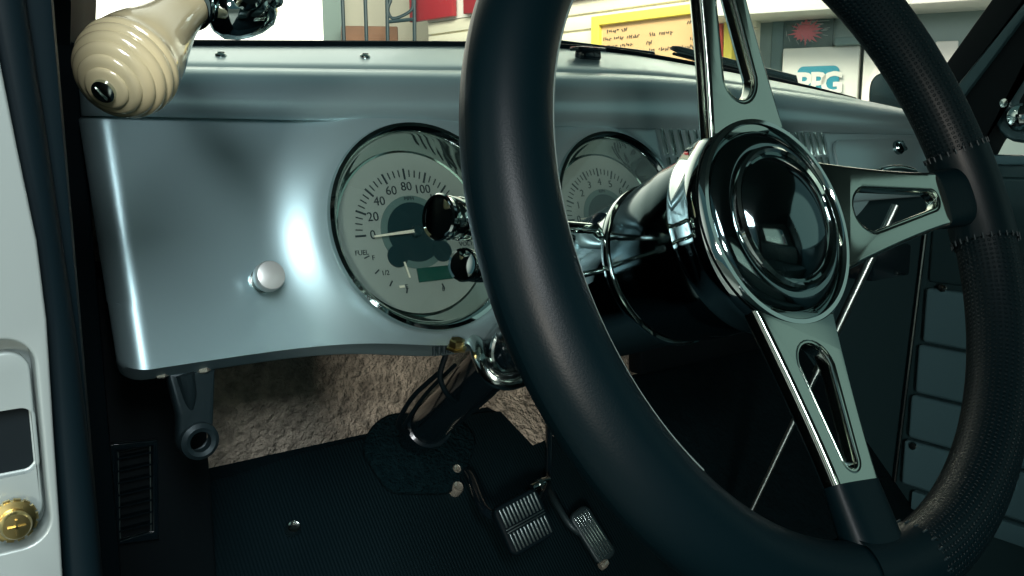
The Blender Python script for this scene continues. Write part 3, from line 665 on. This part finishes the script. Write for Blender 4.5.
# ================================================================== AT THE WINDSHIELD
cl = thing('windshield_clip', onY(588, 64, .67), 'small black clip on the dash top below the windshield', 'clip')
c = onY(588, 57.5, .675)
G().box(c + V((0, 0, .002)), (.026, .012, .010), None, .003).box(c + V((0, 0, .0075)), (.036, .014, .004), None, .0015).out('clip_body', 'black_gloss', cl)
G().lathe([(.006, -.010), (.0075, -.009), (.006, -.003)], c, V((0, 0, 1)), 20).out('clip_foot', 'chrome_soft', cl)
def wiper(name, p0, p1, w0, w1, label, Y):
    t = thing(name, onY(*p1, Y), label, 'wiper', ); a, b_ = onY(*p0, Y), onY(*p1, Y); L = (b_ - a).length; u = (b_ - a).normalized(); n = V((0, -.9, .4)); n = (n - u * n.dot(u)).normalized(); v = n.cross(u)
    curve_geo([[(0, -w0 * .4), (L * .05, -w0), (L, -w1), (L, w1), (L * .5, (w0 + w1) / 2), (L * .04, w0), (0, w0 * .5)]], .006, .0015, (u, v, n), a).out('wiper_arm', 'black_gloss', t)
    curve_geo([[(L * .02, -w0 - .0035), (L * .95, -w1 - .004), (L * .95, -w1 - .001), (L * .02, -w0 - .001)]], .004, .001, (u, v, n), a + V((0, .004, 0))).out('wiper_blade', 'rubber', t)
wiper('windshield_wiper', (672, 48), (796, 80), .0038, .0062, 'black wiper arm right of the menu board, behind the upper spoke', .760)
wiper('windshield_wiper', (548, 42), (654, 55), .0030, .0036, 'black wiper arm lying left of the upper spoke above the clip', .760)
# side mirror outside the right front corner
sm_ = thing('side_mirror', ray(890, 112) * 1.75, 'rounded silver mirror shell beyond the windshield near the sign', 'mirror')
c = ray(889, 93) * 1.75; mn = (-c).normalized(); mu = V((0, 0, 1)).cross(mn).normalized(); mv = mn.cross(mu)
g = G(); rows = []
for k in range(10):
    th = PI / 2 * k / 9; rows.append([c - mn * .04 * math.sin(th) + mu * (.036 * math.cos(th) * math.copysign(abs(math.cos(x)) ** .7, math.cos(x))) + mv * (.040 * math.cos(th) * math.copysign(abs(math.sin(x)) ** .7, math.sin(x))) for x in [2 * PI * i / 32 for i in range(32)]])
g.grid(rows, cv=True); g.out('mirror_shell', 'grey_wall', sm_)
G().add([c + mu * (.034 * math.copysign(abs(math.cos(x)) ** .7, math.cos(x))) + mv * (.038 * math.copysign(abs(math.sin(x)) ** .7, math.sin(x))) for x in [2 * PI * i / 32 for i in range(32)]], [tuple(range(32))]).out('mirror_glass', 'chrome_soft', sm_)
G().tube([c - mv * .03 - mn * .02, c - mv * .10 - mn * .03], .008, 12).out('mirror_stem', 'chrome_soft', sm_)

# ================================================================== WORKSHOP OUTSIDE
structure(G().bb(-6, 9, -6, 12, FLOORZ - .1, FLOORZ).out('ground', 'concrete'))
Z = V((0, 0, 1))
y1 = -.117; D1 = V((math.sin(y1), math.cos(y1), 0)); N1 = V((-D1.y, D1.x, 0)); P1 = ray(600, 60) * 5.0
if N1.dot(P1) > 0: N1 = -N1
WF1 = (-D1, Z, (-D1).cross(Z))
def w1(px, py, h=0.): p = onP(px, py, P1 + N1 * h, N1) - P1; return (p.dot(-D1), p.z)
def w1p(a, z, h=0.): return P1 - D1 * a + Z * z + N1 * h
n1s = 1 if WF1[2].dot(N1) > 0 else -1
top_z = w1(411, 26)[1]
aL = w1(430, 30)[0]; aR = w1(757, 30)[0]
g = G(); z = top_z; rows = []
while P1.z + z > FLOORZ + .1:
    z2 = z - .085
    g.box(w1p((aL + aR) / 2, (z + z2) / 2 + .002), (aR - aL, .073, .03), WF1, .003); z = z2
g.box(w1p((aL + aR) / 2, (top_z + FLOORZ - P1.z) / 2, -.02), (aR - aL, top_z - (FLOORZ - P1.z), .02), WF1)
sw_ = structure(g.out('wall_siding', 'siding'))
# dark groove backing comes from the gaps; red panels above
a1, a2 = w1(418, 10)[0], w1(461, 10)[0]; a3 = w1(472, 10)[0]; a4 = w1(648, 0)[0]
for (p, q), lab in (((a1, a2), 'red wall panel left of the steering wheel rim above the siding'), ((a3, a4), 'red wall panel right of the rim above the siding')):
    tag(G().box(w1p((p + q) / 2, top_z + .32, .055), (q - p, .62, .04), WF1, .005).out('red_panel', 'red_paint'), lab, 'panel')
structure(G().box(w1p((aL + aR) / 2, top_z + 1.1, .0), (aR - aL, 2.2, .04), WF1).out('wall_upper', 'white_wall'))
# yellow framed board with handwriting
zt_ = w1(598, 18)[1]; zb_ = zt_ - 1.0; ba, bb_ = w1(599, 30)[0], w1(741, 20)[0]
brd = thing('menu_board', w1p((ba + bb_) / 2, zb_, .05), 'tan board in a yellow frame with small handwriting hung on the siding', 'board')
curve_geo([[(ba, zb_), (bb_, zb_), (bb_, zt_), (ba, zt_)], [(ba + .055, zb_ + .09), (bb_ - .05, zb_ + .09), (bb_ - .05, zt_ - .050), (ba + .055, zt_ - .050)]], .05, .008, WF1, P1 + N1 * .045).out('board_frame', 'yellow_paint', brd)
G().box(w1p((ba + bb_) / 2, (zt_ + zb_) / 2, .03), (bb_ - ba - .1, zt_ - zb_ - .1, .02), WF1).out('board_sheet', 'board_tan', brd)
ink = G(); rnd = random.Random(3)
def scribble(x0, z0, words, h=.018):
    x = x0
    for w in words:
        for ch in range(w):
            ink.box(w1p(x, z0 + rnd.uniform(-.004, .004), .042), (.006, h * rnd.uniform(.4, 1.), .002), rot(WF1, rnd.uniform(-.6, .6))); x += .014
            if ch % 2: ink.box(w1p(x - .008, z0 + rnd.uniform(-.006, .006), .042), (.012, .004, .002), WF1)
        x += .02
W_ = bb_ - ba
for cx in (.10, .40, .70, .9):
    for k in range(9):
        if rnd.random() < .15: continue
        scribble(ba + W_ * cx + rnd.uniform(0, .05) - .02, zt_ - .085 - .040 * k, [rnd.randint(3, 6) for _ in range(rnd.choice((1, 2, 2, 3)) if cx < .9 else 1)], .02)
ink.out('handwriting', 'board_ink', brd)
G().box(w1p(w1(728, 30)[0], zt_ - .45, .043), (.03, .8, .01), rot(WF1, .05)).out('red_rule', 'board_red', brd)
# second wall with the sign, to the right
y2 = -.487; D2 = V((math.sin(y2), math.cos(y2), 0)); N2 = V((-D2.y, D2.x, 0)); P2 = ray(800, 60) * 4.3
if N2.dot(P2) > 0: N2 = -N2
WF2 = (-D2, Z, (-D2).cross(Z))
def w2(px, py, h=0.): p = onP(px, py, P2 + N2 * h, N2) - P2; return (p.dot(-D2), p.z)
def w2p(a, z, h=0.): return P2 - D2 * a + Z * z + N2 * h
fz = FLOORZ - P2.z
def slab(px0, px1, zb, zt, h, th, m, name, lab=None, cat=None, py=50):
    a, b_ = w2(px0, py, h)[0], w2(px1, py, h)[0]
    o = G().box(w2p((a + b_) / 2, (zb + zt) / 2, h - th / 2), (b_ - a, zt - zb, th), WF2, min(.006, th / 4)).out(name, m)
    return tag(o, lab, cat) if lab else structure(o)
zl = w2(900, 11)[1]
slab(742, 1200, fz, zl + .3, 0, .05, 'grey_wall', 'wall_shop')
slab(700, 1300, w2(900, 5, .35)[1], w2(900, 5, .35)[1] + 1.2, .35, .40, 'white_wall', 'trim_8', None, None, 10)
slab(771, 783, fz, zl + .1, .02, .02, 'grey_dark', 'trim_9')
cz = w2(820, 47, .10)[1]
slab(783, 860, fz, cz, .10, .08, 'white_wall', 'sign_cabinet', 'cream cabinet front carrying the blue sign, below the dark poster', 'cabinet')
slab(864, 905, fz, cz - .005, .10, .08, 'white_wall', 'cabinet', 'cream cabinet front right of the sign, partly behind the wheel rim', 'cabinet')
slab(935, 958, fz, w2(945, 41, .10)[1], .10, .08, 'white_wall', 'cabinet', 'narrow cream cabinet right of the wheel rim by the pillar', 'cabinet')
slab(834, 900, cz + .0, cz + .035, .16, .14, 'grey_dark', 'shelf', 'grey shelf edge above the cream cabinets', 'shelf', 45)
# poster
a, b_ = w2(784, 30, .03)[0], w2(833, 30, .03)[0]; z0, z1 = w2(808, 48, .03)[1], w2(808, 16, .03)[1]
pst = thing('poster', w2p((a + b_) / 2, z0, .03), 'dark poster with a pink burst above the blue sign', 'poster')
G().box(w2p((a + b_) / 2, (z0 + z1) / 2, .02), (b_ - a, z1 - z0, .012), WF2).out('poster_sheet', 'poster_dark', pst)
bl = G(); rnd = random.Random(5); cxp, czp = a + (b_ - a) * .45, z0 + (z1 - z0) * .52
star = []
for i in range(36):
    t = 2 * PI * i / 36; r = (.060 if i % 2 else .036) * rnd.uniform(.8, 1.15); star.append((cxp + r * 1.25 * math.cos(t), czp + r * math.sin(t)))
curve_geo([star], .003, .0005, WF2, P2 + N2 * .029).out('pink_burst', 'poster_pink', pst)
sx = G()
for k in range(26):
    t = rnd.uniform(0, 2 * PI); r = rnd.uniform(.035, .085); sx.box(w2p(cxp + r * 1.2 * math.cos(t), max(z0 + .01, min(z1 - .01, czp + r * .6 * math.sin(t))), .030), (.025, .003, .001), rot(WF2, t * .5))
for k in range(3): sx.box(w2p((a + b_) / 2 + rnd.uniform(-.03, .05), z1 - .014 - .012 * k, .030), (.10, .004, .001), WF2)
sx.out('poster_lines', 'face', pst)
# blue PPG sign
a, b_ = w2(797, 80, .11)[0], w2(839, 80, .11)[0]; zt2 = w2(818, 66, .11)[1]; H = (b_ - a) * .80
sg_ = thing('shop_sign', w2p((a + b_) / 2, zt2 - H, .11), 'blue rounded sign with white letters PPG on the cream cabinet', 'sign')
W3 = (b_ - a) / 3.06
pl = [rrect(a, zt2 - H * 1.3, b_, zt2, .028)]
curve_geo(pl, .012, .002, WF2, P2 + N2 * .106).out('sign_plate', 'sign_blue', sg_)
gs = []
for k, ch in enumerate('PPG'):
    gs.append(text_geo(ch, H * .92, WF2, w2p(a + k * W3 * 1.03 + W3 * .5, zt2 - H * .56, .1135), .001, 'CENTER', .0045))
merge(*gs).out('sign_lettering', 'white_wall', sg_)
# far wall, railing and brick base at the left
FP = 7.0
def far(px, py, D_): return ray(px, py) * D_
dF = V((ray(370, 30).x, ray(370, 30).y, 0)).normalized(); uF = V((dF.y, -dF.x, 0)); FF = (uF, Z, -dF)
def farbox(px0, px1, py0, py1, dist, th, m, name, bev=.0):
    o = dF * dist
    def q(px, py): r = ray(px, py); r = r * (dist / r.dot(dF)); return (r.dot(uF), r.z)
    a, b_ = q(px0, (py0 + py1) / 2)[0], q(px1, (py0 + py1) / 2)[0]; zt, zb = q((px0 + px1) / 2, py0)[1], q((px0 + px1) / 2, py1)[1]
    return G().box(o + uF * ((a + b_) / 2) + Z * ((zt + zb) / 2) + dF * th / 2, (b_ - a, zt - zb, th), FF, bev).out(name, m)
structure(farbox(334, 470, -160, 60, 7.5, .1, 'warm_plaster', 'wall_far'))
tag(farbox(322, 341, -200, 200, 7.2, .2, 'grey_wall', 'doorpost'), 'blue grey post at the edge of the bright doorway', 'post')
tag(farbox(344, 400, 26, 200, 7.0, .2, 'brick', 'brick_planter', .01), 'low reddish brown brick wall behind the black railing', 'brick wall')
rl = thing('stair_railing', dF * 6.2 + Z * FLOORZ, 'black iron railing with a curled bar left of the rim', 'railing')
def rp(px, py, dist=6.2): r = ray(px, py); return r * (dist / r.dot(dF))
for pa, pb in (((341, -40), (347, 120)), ((364, -40), (369, 120)), ((386, -60), (389, 120)), ((414, -60), (415, 120))):
    G().tube([rp(*pa), rp(*pb)], .013, 8).out('post', 'iron', rl)
G().tube(bez([rp(413, -2), rp(412, 9), rp(402, 16), rp(392, 18), rp(388, 10), rp(391, 0)], 6), .011, 8).out('curled_bar', 'iron', rl)
G().tube([rp(386, 22), rp(416, 19)], .012, 8).out('cross_bar', 'iron', rl)

# ================================================================== LIGHT
w = bpy.data.worlds.new('World'); bpy.context.scene.world = w; w.use_nodes = True; nt = w.node_tree; nt.nodes.clear()
out = nt.nodes.new('ShaderNodeOutputWorld'); bg = nt.nodes.new('ShaderNodeBackground'); tc = nt.nodes.new('ShaderNodeTexCoord')
dt = nt.nodes.new('ShaderNodeVectorMath'); dt.operation = 'DOT_PRODUCT'; bd = ray(270, 20).normalized(); dt.inputs[1].default_value = bd
rp_ = nt.nodes.new('ShaderNodeValToRGB'); e = rp_.color_ramp.elements
e[0].position = .0; e[0].color = (.035, .085, .095, 1); e[1].position = 1.; e[1].color = (3.2, 3.0, 2.6, 1)
x_ = e.new(.80); x_.color = (.07, .12, .12, 1); x_ = e.new(.93); x_.color = (1.6, 1.55, 1.35, 1)
mr = nt.nodes.new('ShaderNodeMapRange'); mr.inputs['From Min'].default_value = -1; mr.inputs['From Max'].default_value = 1
d2 = nt.nodes.new('ShaderNodeVectorMath'); d2.operation = 'DOT_PRODUCT'; d2.inputs[1].default_value = V((.78, -.58, .22)).normalized()
m2 = nt.nodes.new('ShaderNodeMapRange'); m2.inputs['From Min'].default_value = .945; m2.inputs['From Max'].default_value = .955
c2 = nt.nodes.new('ShaderNodeVectorMath'); c2.operation = 'SCALE'; c2.inputs[0].default_value = (.15, .21, .18); ad = nt.nodes.new('ShaderNodeVectorMath')
nt.links.new(tc.outputs['Generated'], d2.inputs[0]); nt.links.new(d2.outputs['Value'], m2.inputs['Value']); nt.links.new(m2.outputs[0], c2.inputs['Scale'])
nt.links.new(tc.outputs['Generated'], dt.inputs[0]); nt.links.new(dt.outputs['Value'], mr.inputs['Value']); nt.links.new(mr.outputs[0], rp_.inputs['Fac']); nt.links.new(rp_.outputs[0], ad.inputs[0]); nt.links.new(c2.outputs[0], ad.inputs[1]); 
d3 = nt.nodes.new('ShaderNodeVectorMath'); d3.operation = 'DOT_PRODUCT'; d3.inputs[1].default_value = V((.0, -1, .16)).normalized()
m3 = nt.nodes.new('ShaderNodeMapRange'); m3.inputs['From Min'].default_value = .92; m3.inputs['From Max'].default_value = .95
c3 = nt.nodes.new('ShaderNodeVectorMath'); c3.operation = 'SCALE'; c3.inputs[0].default_value = (.62, .70, .58); ad2 = nt.nodes.new('ShaderNodeVectorMath')
nt.links.new(tc.outputs['Generated'], d3.inputs[0]); nt.links.new(d3.outputs['Value'], m3.inputs['Value']); nt.links.new(m3.outputs[0], c3.inputs['Scale'])
nt.links.new(ad.outputs[0], ad2.inputs[0]); nt.links.new(c3.outputs[0], ad2.inputs[1]); 
d4 = nt.nodes.new('ShaderNodeVectorMath'); d4.operation = 'DOT_PRODUCT'; d4.inputs[1].default_value = V((-1, .15, .22)).normalized()
m4 = nt.nodes.new('ShaderNodeMapRange'); m4.inputs['From Min'].default_value = .80; m4.inputs['From Max'].default_value = .95
c4 = nt.nodes.new('ShaderNodeVectorMath'); c4.operation = 'SCALE'; c4.inputs[0].default_value = (.72, .72, .62); ad3 = nt.nodes.new('ShaderNodeVectorMath')
nt.links.new(tc.outputs['Generated'], d4.inputs[0]); nt.links.new(d4.outputs['Value'], m4.inputs['Value']); nt.links.new(m4.outputs[0], c4.inputs['Scale'])
nt.links.new(ad2.outputs[0], ad3.inputs[0]); nt.links.new(c4.outputs[0], ad3.inputs[1]); nt.links.new(ad3.outputs[0], bg.inputs[0]); nt.links.new(bg.outputs[0], out.inputs[0])
bg.inputs[1].default_value = 1.0
def area(name, loc, target, size, power, col, sy=None):
    l = bpy.data.lights.new(name, 'AREA'); l.energy = power; l.color = col; l.size = size
    if sy: l.shape = 'RECTANGLE'; l.size_y = sy
    o = bpy.data.objects.new(name, l); C.objects.link(o); o.location = loc; o.rotation_euler = (V(target) - V(loc)).to_track_quat('-Z', 'Y').to_euler(); return o
area('door_daylight', (-1.52, -2.0, .30), (.45, .8, -.2), .35, 45, (1., .93, .82))
area('added_dash_light', (-.45, -1.45, 1.25), (.2, .58, -.05), .8, 78, (.94, .98, 1.), 1.1)  # unseen area light added to brighten the left end of the dash
area('added_wall_light', (2.0, 2.2, 1.9), (3.2, 4.0, .3), 1.6, 122, (1., .95, .80), .5)  # two unseen area lights added to brighten the walls beyond the windshield
area('added_wall_light', (1.2, 3.4, 1.9), (2.2, 6.0, .5), 1.6, 100, (1., .95, .80), .5)

# ================================================================== CAMERA
cd_ = bpy.data.cameras.new('Camera'); co = bpy.data.objects.new('Camera', cd_); C.objects.link(co)
cd_.sensor_width = 36; cd_.lens = FPX / 1024 * 36; cd_.clip_start = .01
co.matrix_world = Matrix(((CR.x, CU.x, -CF.x, 0), (CR.y, CU.y, -CF.y, 0), (CR.z, CU.z, -CF.z, 0), (0, 0, 0, 1)))
bpy.context.scene.camera = co
vs = bpy.context.scene.view_settings; vs.view_transform = 'Standard'; vs.look = 'None'; vs.gamma = 1; vs.use_curve_mapping = False; vs.exposure = 0.0
